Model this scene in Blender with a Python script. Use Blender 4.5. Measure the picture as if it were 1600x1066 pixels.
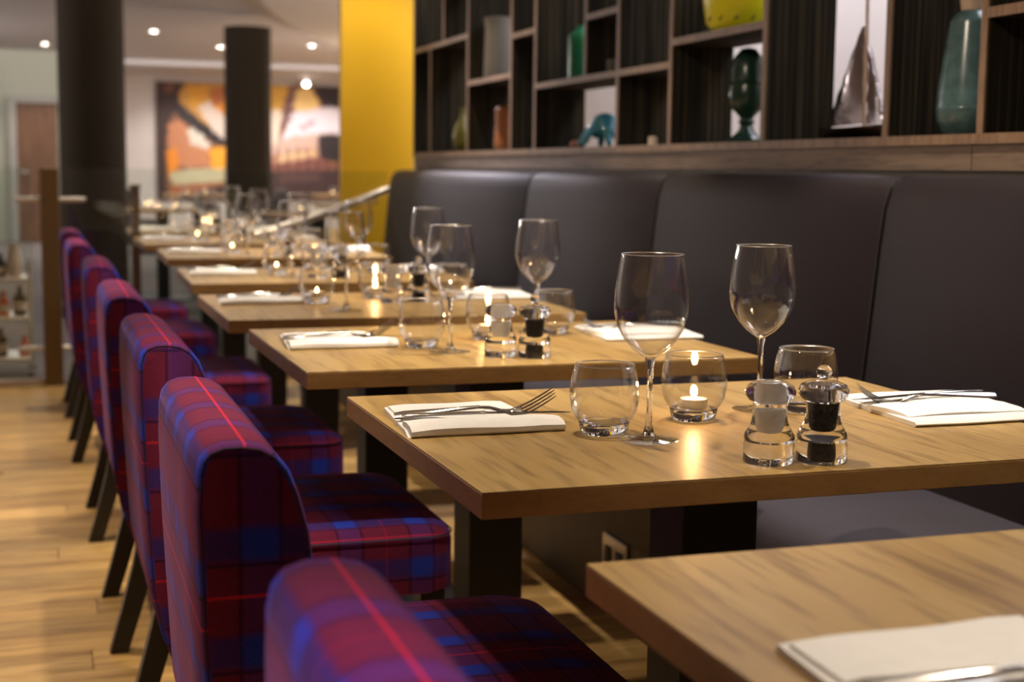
import bpy, bmesh, math, random
from mathutils import Vector, Matrix
random.seed(7)
scn = bpy.context.scene
for o in list(bpy.data.objects): bpy.data.objects.remove(o, do_unlink=True)
COL = scn.collection
PI = math.pi
# ------------------------------------------------------------------ camera
cd = bpy.data.cameras.new('camera'); cam = bpy.data.objects.new('camera', cd); COL.objects.link(cam)
RX = Vector((0.95115485, -0.30850348, 0.01140414)); UP = Vector((0.02523793, 0.11452265, 0.9931)); FW = Vector((0.30768083, 0.94430407, -0.11671477))
m = Matrix((RX, UP, -FW)).transposed().to_4x4(); m.translation = (0, 0, 1.0879)
cam.matrix_world = m
cd.sensor_width = 36; cd.lens = 2255.6146 / 1600 * 36
cd.clip_start = .02; cd.clip_end = 100
cd.dof.use_dof = True; cd.dof.focus_distance = 1.86; cd.dof.aperture_fstop = 4.6
scn.camera = cam
# ------------------------------------------------------------------ world, colour, lamps
w = bpy.data.worlds.new('world'); scn.world = w; w.use_nodes = True
w.node_tree.nodes['Background'].inputs[0].default_value = (1, .86, .72, 1); w.node_tree.nodes['Background'].inputs[1].default_value = .05
scn.view_settings.view_transform = 'Standard'; scn.view_settings.look = 'None'; scn.view_settings.gamma = 1
scn.view_settings.use_curve_mapping = False; scn.view_settings.exposure = 0.12
try:
    scn.cycles.transparent_max_bounces = 64; scn.cycles.max_bounces = 14; scn.cycles.transmission_bounces = 12; scn.cycles.glossy_bounces = 8
except Exception: pass
CEIL = 2.75
WARM = (1, .80, .58)
def spot(x, y, z, watts, deg, col=WARM, r=.035, blend=.5, tx=0, ty=0):
    l = bpy.data.lights.new('downlight_or_added_spot', 'SPOT'); l.energy = watts; l.color = col; l.spot_size = math.radians(deg)
    l.spot_blend = blend; l.shadow_soft_size = r
    o = bpy.data.objects.new('downlight_or_added_spot', l); COL.objects.link(o); o.location = (x, y, z)
    o.rotation_euler = Vector((tx, ty, -1)).to_track_quat('-Z', 'Y').to_euler()
    return o
def area(x, y, z, sx, sy, watts, col=WARM, rot=(0, 0, 0)):
    l = bpy.data.lights.new('ceiling_fill', 'AREA'); l.energy = watts; l.color = col; l.shape = 'RECTANGLE'; l.size = sx; l.size_y = sy
    o = bpy.data.objects.new('ceiling_fill', l); COL.objects.link(o); o.location = (x, y, z); o.rotation_euler = rot
    return o
ROW_A = [(.50, .05), (.50, 2.0), (.50, 3.8), (.5, 5.6), (.5, 7.4)]     # over the tables
ROW_B = [(-.35, .42), (-.35, 1.95), (-.4, 3.75), (-.4, 5.6)]               # over the aisle
ROW_C = [(1.25, .9), (1.25, 2.5), (1.27, 4.2), (1.45, 6.0)]            # over the banquette seat
for (x, y), wt in zip(ROW_A, (42, 112, 86, 80, 80)): spot(x, y, CEIL - .03, wt, 60, (1, .83, .62))
for x, y in ROW_B: spot(x, y, CEIL - .03, 165 if y < 1 else 145, 50, (1, .70, .95) if y < 1 else (1, .82, .64))
for (x, y), wt in zip(ROW_C, (88, 180, 150, 140)): spot(x, y, CEIL - .03, wt, 54, (1, .86, .69))
spot(1.42, 5.55, CEIL - .03, 110, 50, (.98, .88, .86), tx=.10)
spot(1.0, 8.2, CEIL - .03, 360, 30, (.95, .88, 1), blend=1, tx=.395, ty=-1.36)  # aimed lamp added for the pale sheen on the banquette back
for x in (-.1, .85):  # weak pin lamps added to put glints on the glasses
    for y in (1.5, 3.3, 5.1, 6.9, 8.6): spot(x, y, CEIL - .02, 2.2, 150, (1, .88, .7), r=.009)
spot(-.7, 1.3, CEIL - .03, 110, 46, (1, .84, .66), tx=1.75, ty=1.15)
spot(1.62, 7.1, CEIL - .03, 60, 90, (1, .88, .7))                        # in front of the yellow pier
area(.3, 4.5, CEIL - .02, 3.2, 7, 3, (1, .84, .70))                     # added fill lamp, stands in for soft ambient bounce
area(2.7, 5.0, CEIL - .02, .6, 6, 95, (.88, .88, 1))                     # passage behind the shelving
area(1.5, 12.5, CEIL - .02, 7, 7, 70, (1, .90, .84))  # this and the next: fill added for ambience in the far room
area(2.5, 21.5, CEIL - .02, 8, 8, 260, (1, .93, .90))
def fill_point(x, y, z, watts, col=(1, .93, .90)):  # unseen point lamps, added out of view to brighten the far ceiling
    l = bpy.data.lights.new('unseen_fill_point', 'POINT'); l.energy = watts; l.color = col; l.shadow_soft_size = .15
    o = bpy.data.objects.new('unseen_fill_point', l); COL.objects.link(o); o.location = (x, y, z)
fill_point(-2.6, 11.5, 1.9, 110); fill_point(4.6, 11.5, 1.9, 130); fill_point(5.6, 18, 1.9, 170); fill_point(-2.5, 18.5, 1.9, 90)
FAR_SPOTS = [(1.365, 18.5), (.10, 21.0), (3.53, 19.7), (2.40, 20.5)]
for x, y in FAR_SPOTS: spot(x, y, CEIL - .06, 70, 110, (1, .9, .8))
spot(4.6, 25.2, CEIL - .2, 100, 120, (1, .94, .9), ty=.5)
spot(2.8, 25.2, CEIL - .2, 100, 120, (1, .94, .9), ty=.5)

# ------------------------------------------------------------------ materials
MATS = {}
def nmat(name):
    mt = bpy.data.materials.new(name); mt.use_nodes = True; MATS[name] = mt
    nt = mt.node_tree; b = nt.nodes['Principled BSDF']
    return mt, nt, b
def plain(name, col, rough=.5, metal=0, spec=None, emis=None, estr=0, noise=0, nscale=40, bump=0):
    mt, nt, b = nmat(name)
    b.inputs['Base Color'].default_value = (*col, 1); b.inputs['Roughness'].default_value = rough; b.inputs['Metallic'].default_value = metal
    if spec is not None: b.inputs['Specular IOR Level'].default_value = spec
    if emis: b.inputs['Emission Color'].default_value = (*emis, 1); b.inputs['Emission Strength'].default_value = estr
    if noise or bump:
        tc = nt.nodes.new('ShaderNodeTexCoord'); n = nt.nodes.new('ShaderNodeTexNoise'); n.inputs['Scale'].default_value = nscale; n.inputs['Detail'].default_value = 4
        nt.links.new(tc.outputs['Object'], n.inputs['Vector'])
        if noise:
            mx = nt.nodes.new('ShaderNodeMix'); mx.data_type = 'RGBA'; mx.blend_type = 'MULTIPLY'; mx.inputs[0].default_value = 1
            cr = nt.nodes.new('ShaderNodeValToRGB'); cr.color_ramp.elements[0].color = (1 - noise,) * 3 + (1,); cr.color_ramp.elements[0].position = .3
            cr.color_ramp.elements[1].color = (1 + noise,) * 3 + (1,); cr.color_ramp.elements[1].position = .7
            nt.links.new(n.outputs[0], cr.inputs[0]); mx.inputs[6].default_value = (*col, 1); nt.links.new(cr.outputs[0], mx.inputs[7]); nt.links.new(mx.outputs[2], b.inputs['Base Color'])
        if bump:
            bp = nt.nodes.new('ShaderNodeBump'); bp.inputs['Strength'].default_value = bump; bp.inputs['Distance'].default_value = .002
            nt.links.new(n.outputs[0], bp.inputs['Height']); nt.links.new(bp.outputs[0], b.inputs['Normal'])
    return mt
def wood(name, c1, c2, c3, scale=(40, 3, 40), rough=.42, rnd=0.0, spec=.5, vein=.55):
    """long noise grain; scale small along the grain"""
    mt, nt, b = nmat(name); N = nt.nodes.new; L = nt.links.new
    tc = N('ShaderNodeTexCoord'); mp = N('ShaderNodeMapping'); mp.inputs['Scale'].default_value = scale
    oi = N('ShaderNodeObjectInfo'); ad = N('ShaderNodeVectorMath'); ad.operation = 'MULTIPLY_ADD'
    cb = N('ShaderNodeCombineXYZ')
    for k in range(3): L(oi.outputs['Random'], cb.inputs[k])
    ad.inputs[1].default_value = (9, 13, 7); L(cb.outputs[0], ad.inputs[0]); L(tc.outputs['Object'], ad.inputs[2])
    L(ad.outputs[0], mp.inputs['Vector'])
    n1 = N('ShaderNodeTexNoise'); n1.inputs['Scale'].default_value = 1; n1.inputs['Detail'].default_value = 5; n1.inputs['Distortion'].default_value = .6; L(mp.outputs[0], n1.inputs['Vector'])
    cr = N('ShaderNodeValToRGB'); e = cr.color_ramp.elements; e[0].color = (*c1, 1); e[0].position = .32; e[1].color = (*c3, 1); e[1].position = .70
    k = cr.color_ramp.elements.new(.5); k.color = (*c2, 1); L(n1.outputs[0], cr.inputs[0])
    mp2 = N('ShaderNodeMapping'); mp2.inputs['Scale'].default_value = tuple(s * 5 for s in scale); L(ad.outputs[0], mp2.inputs['Vector'])
    n2 = N('ShaderNodeTexNoise'); n2.inputs['Scale'].default_value = 1; n2.inputs['Detail'].default_value = 3; L(mp2.outputs[0], n2.inputs['Vector'])
    cr2 = N('ShaderNodeValToRGB'); cr2.color_ramp.elements[0].position = .36; cr2.color_ramp.elements[0].color = (vein, vein * .92, vein * .85, 1); cr2.color_ramp.elements[1].position = .5; cr2.color_ramp.elements[1].color = (1, 1, 1, 1); L(n2.outputs[0], cr2.inputs[0])
    mx = N('ShaderNodeMix'); mx.data_type = 'RGBA'; mx.blend_type = 'MULTIPLY'; mx.inputs[0].default_value = .7; L(cr.outputs[0], mx.inputs[6]); L(cr2.outputs[0], mx.inputs[7])
    out = mx.outputs[2]
    if rnd:
        hs = N('ShaderNodeHueSaturation'); mr = N('ShaderNodeMapRange'); mr.inputs[3].default_value = 1 - rnd; mr.inputs[4].default_value = 1 + rnd
        L(oi.outputs['Random'], mr.inputs[0]); L(mr.outputs[0], hs.inputs['Value']); L(out, hs.inputs['Color']); out = hs.outputs[0]
    L(out, b.inputs['Base Color']); b.inputs['Roughness'].default_value = rough; b.inputs['Specular IOR Level'].default_value = spec
    bp = N('ShaderNodeBump'); bp.inputs['Strength'].default_value = .12; bp.inputs['Distance'].default_value = .001; L(n2.outputs[0], bp.inputs['Height']); L(bp.outputs[0], b.inputs['Normal'])
    return mt
def glossrim(name):
    mt = bpy.data.materials.new(name); mt.use_nodes = True; nt = mt.node_tree; nt.nodes.clear(); N = nt.nodes.new; L = nt.links.new
    out = N('ShaderNodeOutputMaterial'); tr = N('ShaderNodeBsdfTransparent'); gl = N('ShaderNodeBsdfGlossy'); gl.inputs['Roughness'].default_value = .28
    mx = N('ShaderNodeMixShader'); mx.inputs[0].default_value = .6; L(tr.outputs[0], mx.inputs[1]); L(gl.outputs[0], mx.inputs[2]); L(mx.outputs[0], out.inputs[0])
    return mt
def plaid(name):
    """tartan wool on UVs in metres: burgundy ground, blue bands both ways, one red thread line"""
    mt, nt, b = nmat(name); N = nt.nodes.new; L = nt.links.new
    uv = N('ShaderNodeUVMap'); sp = N('ShaderNodeSeparateXYZ'); L(uv.outputs[0], sp.inputs[0])
    def ma(op, a, bb=None, c=None):
        n = N('ShaderNodeMath'); n.operation = op
        for i, v in enumerate((a, bb, c)):
            if v is None: continue
            if isinstance(v, (int, float)): n.inputs[i].default_value = v
            else: L(v, n.inputs[i])
        return n.outputs[0]
    def band(t, period, centre, half, soft):
        f = ma('SUBTRACT', t, centre); f = ma('DIVIDE', f, period); f = ma('ADD', f, .5); f = ma('FRACT', f); f = ma('SUBTRACT', f, .5); f = ma('ABSOLUTE', f); f = ma('MULTIPLY', f, period)
        mr = N('ShaderNodeMapRange'); mr.inputs[1].default_value = half - soft; mr.inputs[2].default_value = half + soft; mr.inputs[3].default_value = 1; mr.inputs[4].default_value = 0
        L(f, mr.inputs[0]); return mr.outputs[0]
    def mixc(fac, a, c, mul):
        mx = N('ShaderNodeMix'); mx.data_type = 'RGBA'; L(ma('MULTIPLY', fac, mul), mx.inputs[0])
        if isinstance(a, tuple): mx.inputs[6].default_value = (*a, 1)
        else: L(a, mx.inputs[6])
        mx.inputs[7].default_value = (*c, 1); return mx.outputs[2]
    u, v = sp.outputs[0], sp.outputs[1]
    base = (.135, .012, .040); blue = (.012, .022, .19); navy = (.02, .005, .04); purple = (.085, .018, .12); red = (.62, .015, .035)
    # wide soft blue band in v every 0.11 m, twin thin purple bands in u every 0.12 m with dark lines beside them
    c = mixc(band(u, .125, .0, .018, .004), base, purple, .85)
    c = mixc(band(u, .125, .021, .0022, .0012), c, navy, .75)
    c = mixc(band(u, .125, -.021, .0022, .0012), c, navy, .75)
    c = mixc(band(v, .115, .0575, .017, .005), c, blue, .72)
    c = mixc(band(v, .115, .036, .0022, .0012), c, navy, .8)
    inter = ma('MULTIPLY', band(u, .125, .0, .018, .004), band(v, .115, .0575, .017, .005))
    c = mixc(inter, c, (.015, .05, .50), .8)
    c = mixc(band(v, .23, .002, .0017, .0008), c, red, .7)
    c = mixc(band(u, .375, .0625, .0014, .0008), c, red, .22)
    tc = N('ShaderNodeTexCoord'); ns = N('ShaderNodeTexNoise'); ns.inputs['Scale'].default_value = 900; ns.inputs['Detail'].default_value = 2; L(tc.outputs['Object'], ns.inputs['Vector'])
    mr = N('ShaderNodeMapRange'); mr.inputs[1].default_value = .3; mr.inputs[2].default_value = .7; mr.inputs[3].default_value = .72; mr.inputs[4].default_value = 1.25; L(ns.outputs[0], mr.inputs[0])
    hs = N('ShaderNodeHueSaturation'); L(c, hs.inputs['Color']); L(mr.outputs[0], hs.inputs['Value'])
    L(hs.outputs[0], b.inputs['Base Color']); b.inputs['Roughness'].default_value = .9; b.inputs['Specular IOR Level'].default_value = .15
    b.inputs['Sheen Weight'].default_value = .10; b.inputs['Sheen Roughness'].default_value = .45; b.inputs['Sheen Tint'].default_value = (.8, .35, .8, 1)
    bp = N('ShaderNodeBump'); bp.inputs['Strength'].default_value = .3; bp.inputs['Distance'].default_value = .0006; L(ns.outputs[0], bp.inputs['Height']); L(bp.outputs[0], b.inputs['Normal'])
    return mt
def thinglass(name, tint=(1, 1, 1), base=.045, gain=.85, power=4.2):
    """thin-walled clear glass: straight transmission and Fresnel-like reflection (view-angle only)"""
    mt = bpy.data.materials.new(name); mt.use_nodes = True; nt = mt.node_tree; nt.nodes.clear(); N = nt.nodes.new; L = nt.links.new
    out = N('ShaderNodeOutputMaterial'); tr = N('ShaderNodeBsdfTransparent'); tr.inputs[0].default_value = (*tint, 1); gl = N('ShaderNodeBsdfGlossy'); gl.inputs['Roughness'].default_value = .0
    geo = N('ShaderNodeNewGeometry'); dt = N('ShaderNodeVectorMath'); dt.operation = 'DOT_PRODUCT'; L(geo.outputs['Incoming'], dt.inputs[0]); L(geo.outputs['Normal'], dt.inputs[1])
    a = N('ShaderNodeMath'); a.operation = 'ABSOLUTE'; L(dt.outputs['Value'], a.inputs[0]); s = N('ShaderNodeMath'); s.operation = 'SUBTRACT'; s.inputs[0].default_value = 1; L(a.outputs[0], s.inputs[1])
    p = N('ShaderNodeMath'); p.operation = 'POWER'; L(s.outputs[0], p.inputs[0]); p.inputs[1].default_value = power
    q = N('ShaderNodeMath'); q.operation = 'MULTIPLY_ADD'; L(p.outputs[0], q.inputs[0]); q.inputs[1].default_value = gain; q.inputs[2].default_value = base; q.use_clamp = True
    mx = N('ShaderNodeMixShader'); L(q.outputs[0], mx.inputs[0]); L(tr.outputs[0], mx.inputs[1]); L(gl.outputs[0], mx.inputs[2]); L(mx.outputs[0], out.inputs[0])
    return mt
def solidglass(name, ior=1.5, col=(1, 1, 1), rough=0):
    mt, nt, b = nmat(name); b.inputs['Base Color'].default_value = (*col, 1); b.inputs['Transmission Weight'].default_value = 1; b.inputs['IOR'].default_value = ior; b.inputs['Roughness'].default_value = rough
    return mt
M_TABLE = wood('oak_tabletop', (.33, .195, .058), (.41, .26, .086), (.47, .31, .112), (16, 1.3, 16), .36, .04)
M_EDGE = wood('oak_edge', (.30, .165, .052), (.34, .19, .062), (.37, .21, .072), (14, 14, 40), .5, .04, .5, .88)
M_FLOOR = wood('oak_floor', (.38, .21, .062), (.54, .33, .105), (.66, .43, .155), (1.4, 16, 16), .42, .22)
M_PLAID = plaid('plaid_wool')
M_PIPING = plain('dark_piping', (.018, .006, .03), .8)
M_LEG = plain('black_stained_wood', (.010, .008, .007), .42)
M_BLACK = plain('black_powder_coat', (.008, .008, .009), .5)
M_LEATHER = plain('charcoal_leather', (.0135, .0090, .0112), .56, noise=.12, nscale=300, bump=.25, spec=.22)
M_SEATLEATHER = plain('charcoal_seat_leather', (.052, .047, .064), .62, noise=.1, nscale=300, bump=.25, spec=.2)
M_SEAM = plain('dark_seam', (.010, .008, .010), .7)  # dark line colour of the seams between back panels
M_PLINTH = plain('olive_plinth', (.10, .075, .035), .55, noise=.15, nscale=8)
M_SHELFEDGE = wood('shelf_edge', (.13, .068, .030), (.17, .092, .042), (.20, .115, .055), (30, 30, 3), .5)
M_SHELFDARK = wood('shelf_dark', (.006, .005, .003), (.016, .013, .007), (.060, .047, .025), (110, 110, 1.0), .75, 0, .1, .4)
M_RAIL = wood('shelf_rail', (.125, .080, .050), (.15, .098, .063), (.17, .112, .073), (4, 2, 30), .6)
M_NAPKIN = plain('white_napkin', (.82, .80, .77), .85, noise=.02, nscale=60, bump=.3)
M_STEEL = plain('polished_steel', (.62, .60, .57), .13, 1)
M_BRUSHED = plain('brushed_steel', (.70, .68, .64), .3, 1)
M_THIN = thinglass('clear_thin_glass', (1, 1, 1), .055, 1.0, 3.0)
M_RIM = glossrim('bright_glass_rim')
M_BALGLASS = thinglass('balustrade_glass', (.93, .96, .94), .05, .6, 5)
M_SOLID = solidglass('solid_glass')
M_ACRYL = solidglass('acrylic', 1.47)
M_PEPPER = plain('peppercorns', (.010, .007, .006), .6, bump=1, nscale=260)
M_SALT = plain('sea_salt', (.97, .96, .93), .7, noise=.12, nscale=90)
M_WAX = plain('tealight_wax', (.85, .78, .66), .5, emis=(1, .62, .28), estr=.9)
M_CUP = plain('tealight_cup', (.7, .68, .64), .35, 1)
M_FLAME = plain('flame', (1, .7, .3), .5, emis=(1, .62, .26), estr=40)
M_YELLOW = plain('yellow_paint', (.82, .47, .008), .55)
M_WALL = plain('white_plaster', (.66, .60, .56), .9, noise=.03, nscale=3)
M_WALLG = plain('grey_green_plaster', (.30, .30, .24), .9)
M_CEIL = plain('ceiling_paint', (.52, .49, .49), .9)
M_SOFFIT = plain('soffit_paint', (.72, .68, .64), .9)
M_COLUMN = plain('taupe_column_paint', (.034, .026, .016), .8, spec=.1)
M_DOOR = wood('walnut_door', (.09, .04, .018), (.12, .055, .025), (.15, .075, .035), (20, 20, 2), .5)
M_FRAME = plain('grey_door_frame', (.25, .24, .21), .6)
M_LAMP = plain('lamp_glow', (1, 1, 1), .5, emis=(1, .9, .78), estr=45)
M_LAMPRING = plain('lamp_ring', (.8, .8, .8), .4)
M_TEAL = plain('teal_glaze', (.075, .135, .140), .22, noise=.25, nscale=40)
M_GREEN = plain('bottle_green_glaze', (.010, .13, .065), .2)
M_DKGREEN = plain('dark_green_glaze', (.010, .035, .022), .25)
M_BLUEGLASS = plain('blue_art_glass', (.05, .30, .42), .08, spec=.8)
M_YELLOWGL = plain('yellow_art_glass', (.62, .58, .012), .3)
M_OLIVE = plain('olive_glaze', (.16, .15, .02), .3)
M_TERRA = plain('terracotta', (.34, .12, .035), .6)
M_GREYV = plain('pale_stone', (.15, .135, .11), .7)
M_CREAM = plain('cream_ceramic', (.55, .42, .32), .5)
M_SILVER = plain('hammered_silver', (.42, .37, .37), .16, 1, bump=.9, nscale=22)
M_SKIRT = plain('white_skirting', (.60, .52, .46), .5)
M_POST = plain('bronze_post', (.17, .10, .035), .4)
M_BOTTLE = plain('dark_bottle', (.012, .016, .012), .12)
M_ORANGE = plain('orange_label', (.65, .10, .02), .5)
M_CARPET = plain('taupe_carpet', (.10, .085, .075), .95, noise=.2, nscale=60)
M_FARDARK = plain('dark_seat_cloth', (.045, .032, .03), .8)

# ------------------------------------------------------------------ mesh helpers
class MB:
    def __init__(s): s.bm = bmesh.new(); s.uv = None
    def box(s, x0, x1, y0, y1, z0, z1, bev=0, seg=2):
        r = bmesh.ops.create_cube(s.bm, size=1); vs = r['verts']
        for v in vs: v.co = Vector(((x0 + x1) / 2 + v.co.x * (x1 - x0), (y0 + y1) / 2 + v.co.y * (y1 - y0), (z0 + z1) / 2 + v.co.z * (z1 - z0)))
        if bev:
            es = list({e for v in vs for e in v.link_edges})
            bmesh.ops.bevel(s.bm, geom=es, offset=bev, segments=seg, affect='EDGES', profile=.5)
        return s
    def lathe(s, prof, n=32, cx=0, cy=0, closed=False):
        rings = []
        for r, z in prof:
            if r <= 1e-6: rings.append([s.bm.verts.new((cx, cy, z))])
            else: rings.append([s.bm.verts.new((cx + r * math.cos(2 * PI * k / n), cy + r * math.sin(2 * PI * k / n), z)) for k in range(n)])
        prs = list(zip(rings, rings[1:]))
        if closed: prs.append((rings[-1], rings[0]))
        for a, b in prs:
            for k in range(n):
                k2 = (k + 1) % n
                if len(a) == 1 and len(b) == 1: continue
                if len(a) == 1: s.bm.faces.new((a[0], b[k2], b[k]))
                elif len(b) == 1: s.bm.faces.new((a[k], a[k2], b[0]))
                else: s.bm.faces.new((a[k], a[k2], b[k2], b[k]))
        return s
    def loft(s, secs, cap=True):
        """secs: closed rings of equal count"""
        rs = [[s.bm.verts.new(p) for p in sec] for sec in secs]; n = len(rs[0])
        for a, b in zip(rs, rs[1:]):
            for k in range(n): s.bm.faces.new((a[k], a[(k + 1) % n], b[(k + 1) % n], b[k]))
        if cap:
            s.bm.faces.new(list(reversed(rs[0]))); s.bm.faces.new(rs[-1])
        return s
    def tube(s, pts, r, n=8):
        pts = [Vector(p) for p in pts]; secs = []
        rr = r if isinstance(r, (list, tuple)) else [r] * len(pts)
        for i, p in enumerate(pts):
            d = (pts[min(i + 1, len(pts) - 1)] - pts[max(i - 1, 0)]).normalized()
            a = d.cross(Vector((0, 0, 1)));
            if a.length < .05: a = d.cross(Vector((0, 1, 0)))
            a.normalize(); b = d.cross(a)
            secs.append([p + (a * math.cos(2 * PI * k / n) + b * math.sin(2 * PI * k / n)) * rr[i] for k in range(n)])
        return s.loft(secs)
    def strip(s, pts, widths, ths, n=10, side=(0, 1, 0)):
        """flat rounded bar following pts; width along 'side', thickness across"""
        pts = [Vector(p) for p in pts]; sd = Vector(side); secs = []
        for i, p in enumerate(pts):
            d = (pts[min(i + 1, len(pts) - 1)] - pts[max(i - 1, 0)]).normalized(); b = d.cross(sd).normalized(); a = b.cross(d).normalized()
            secs.append([p + a * math.cos(2 * PI * k / n) * widths[i] / 2 + b * math.sin(2 * PI * k / n) * ths[i] / 2 for k in range(n)])
        return s.loft(secs)
    def mesh(s, name, mat, smooth=True, angle=40):
        bmesh.ops.recalc_face_normals(s.bm, faces=s.bm.faces[:])
        me = bpy.data.meshes.new(name); s.bm.to_mesh(me); s.bm.free(); me.materials.append(mat)
        if smooth:
            for p in me.polygons: p.use_smooth = True
            try: me.set_sharp_from_angle(angle=math.radians(angle))
            except Exception: pass
        return me
    def build(s, name, mat, parent=None, smooth=True, angle=40, loc=(0, 0, 0)):
        return link(name, s.mesh(name, mat, smooth, angle), parent, loc)
def link(name, me, parent=None, loc=(0, 0, 0), rz=0):
    o = bpy.data.objects.new(name, me); COL.objects.link(o); o.location = loc; o.rotation_euler = (0, 0, rz)
    if parent is not None: o.parent = parent
    return o
def tag(o, label=None, cat=None, group=None, kind=None):
    if label: o['label'] = label
    if cat: o['category'] = cat
    if group: o['group'] = group
    if kind: o['kind'] = kind
    return o
def empty(name, loc=(0, 0, 0), rz=0):
    o = bpy.data.objects.new(name, None); COL.objects.link(o); o.location = loc; o.rotation_euler = (0, 0, rz); o.empty_display_size = .05
    return o
CH = {}
def copy_tree(o, parent=None):
    c = o.copy(); COL.objects.link(c)
    if parent is not None: c.parent = parent
    for k in [x for x in bpy.data.objects if x.parent == o]: copy_tree(k, c)
    return c
def copy_at(proto, loc, rz=0):
    c = copy_tree(proto); c.location = loc; c.rotation_euler = (0, 0, rz); return c
def struct(name, mb, mat, parent=None, smooth=False):
    o = mb.build(name, mat, parent, smooth)
    if parent is None: o['kind'] = 'structure'
    return o

# ------------------------------------------------------------------ the room
fl = struct('floor', MB().box(-4.5, 3.4, -2.2, 27.2, -.12, -.012), M_FLOOR)
# oak planks laid across the row, as far as they can be told apart
PW = .135
meshes = []
for L_ in (.9, 1.2, 1.5):
    meshes.append((L_, MB().box(0, L_ - .0025, 0, PW - .0025, -.010, 0, .0012, 1).mesh('plank', M_FLOOR, False)))
y = 1.55; row = 0
while y < 7.42:
    x = -1.05 - random.random() * .7
    while x < 1.30:
        L_, me = random.choice(meshes)
        link('plank', me, fl, (x, y, random.uniform(-.0006, 0.0)))
        x += L_
    y += PW; row += 1
struct('ceiling', MB().box(-4.5, 6.5, -2.2, 27.2, CEIL, CEIL + .1), M_CEIL)
struct('floor_far', MB().box(3.4, 6.5, 7.6, 27.2, -.12, -.012), M_FLOOR)
struct('wall_left', MB().box(-4.6, -4.5, -2.2, 27.2, -.12, CEIL + .1), M_WALL)
struct('wall_near', MB().box(-4.5, 3.4, -2.3, -2.2, -.12, CEIL + .1), M_WALL)
struct('wall_right', MB().box(3.3, 3.4, -2.2, 9.0, -.012, CEIL), M_WALL)
struct('wall_far_near', MB().box(3.4, 6.5, 8.9, 9.0, -.12, CEIL), M_WALL)
struct('wall_far_side', MB().box(6.5, 6.6, 7.6, 27.2, -.12, CEIL + .1), M_WALL)
struct('wall_far', MB().box(.27, 6.5, 27.0, 27.1, -.12, CEIL), M_WALL)
struct('wall_far_left', MB().box(-4.5, .27, 22.0, 22.1, -.12, CEIL), M_WALLG)
struct('wall_far_return', MB().box(.27, .35, 22.0, 27.0, -.12, CEIL), M_WALL)
# lowered soffit that curves away over the far room
mb = MB(); poly = []
for k in range(13):
    t = k / 12; poly.append((1.75 + 1.75 * t ** 1.4, 12.3 + 5.6 * t))
poly += [(6.4, 18.2), (6.4, 12.3)]
mb.loft([[(px, py, 2.60) for px, py in poly], [(px, py, CEIL) for px, py in poly]])
struct('trim_1', mb, M_SOFFIT)
struct('trim_2', MB().box(.3, 6.4, 23.2, 23.5, 2.66, CEIL), M_CEIL)
struct('floor_carpet', MB().box(-4.49, 3.39, 7.56, 26.9, -.012, -.002), M_CARPET)
# low wall under the shelving, blank wall above it
struct('wall_banquette', MB().box(1.835, 2.02, -2.2, 7.28, -.012, 1.10), M_PLINTH)
struct('wall_above_shelving', MB().box(1.82, 2.03, -2.2, 7.28, 2.42, CEIL), M_WALL)

# yellow pier
py = struct('wall_yellow_pier', MB().box(1.525, 1.92, 7.64, 7.70, -.012, CEIL - .001), M_YELLOW)
# wooden door far left with grey frame
dr = struct('door_1', MB().box(-.31, .24, 21.93, 21.97, 0, 1.98, .004, 1), M_DOOR)
MB().box(-.42, -.31, 21.90, 21.99, 0, 2.08, .004, 1).build('door_frame', M_FRAME, dr, False)
MB().box(-.31, .27, 21.90, 21.99, 1.98, 2.08, .004, 1).build('door_frame', M_FRAME, dr, False)
MB().tube([(-.26, 21.91, 1.0), (-.26, 21.86, 1.0), (-.16, 21.86, 1.0)], .012).build('door_handle', M_STEEL, dr)

# ------------------------------------------------------------------ columns
def column(x, y, r, top, label):
    t = empty('round_column', (x, y, 0))
    MB().lathe([(0, 0), (r, 0), (r, top - .001), (0, top - .001)], 48).build('shaft', M_COLUMN, t)
    MB().lathe([(0, -.005), (r + .02, -.005), (r + .02, .10), (r + .004, .11), (0, .11)], 48).build('collar', M_BLACK, t)
    tag(t, label, 'column')
column(.366, 11.0, .235, CEIL, 'thick dark taupe column nearest, behind the glass balustrade on the left')
column(2.165, 16.0, .25, 2.60, 'dark taupe column farther back, standing in front of the mural')

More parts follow.
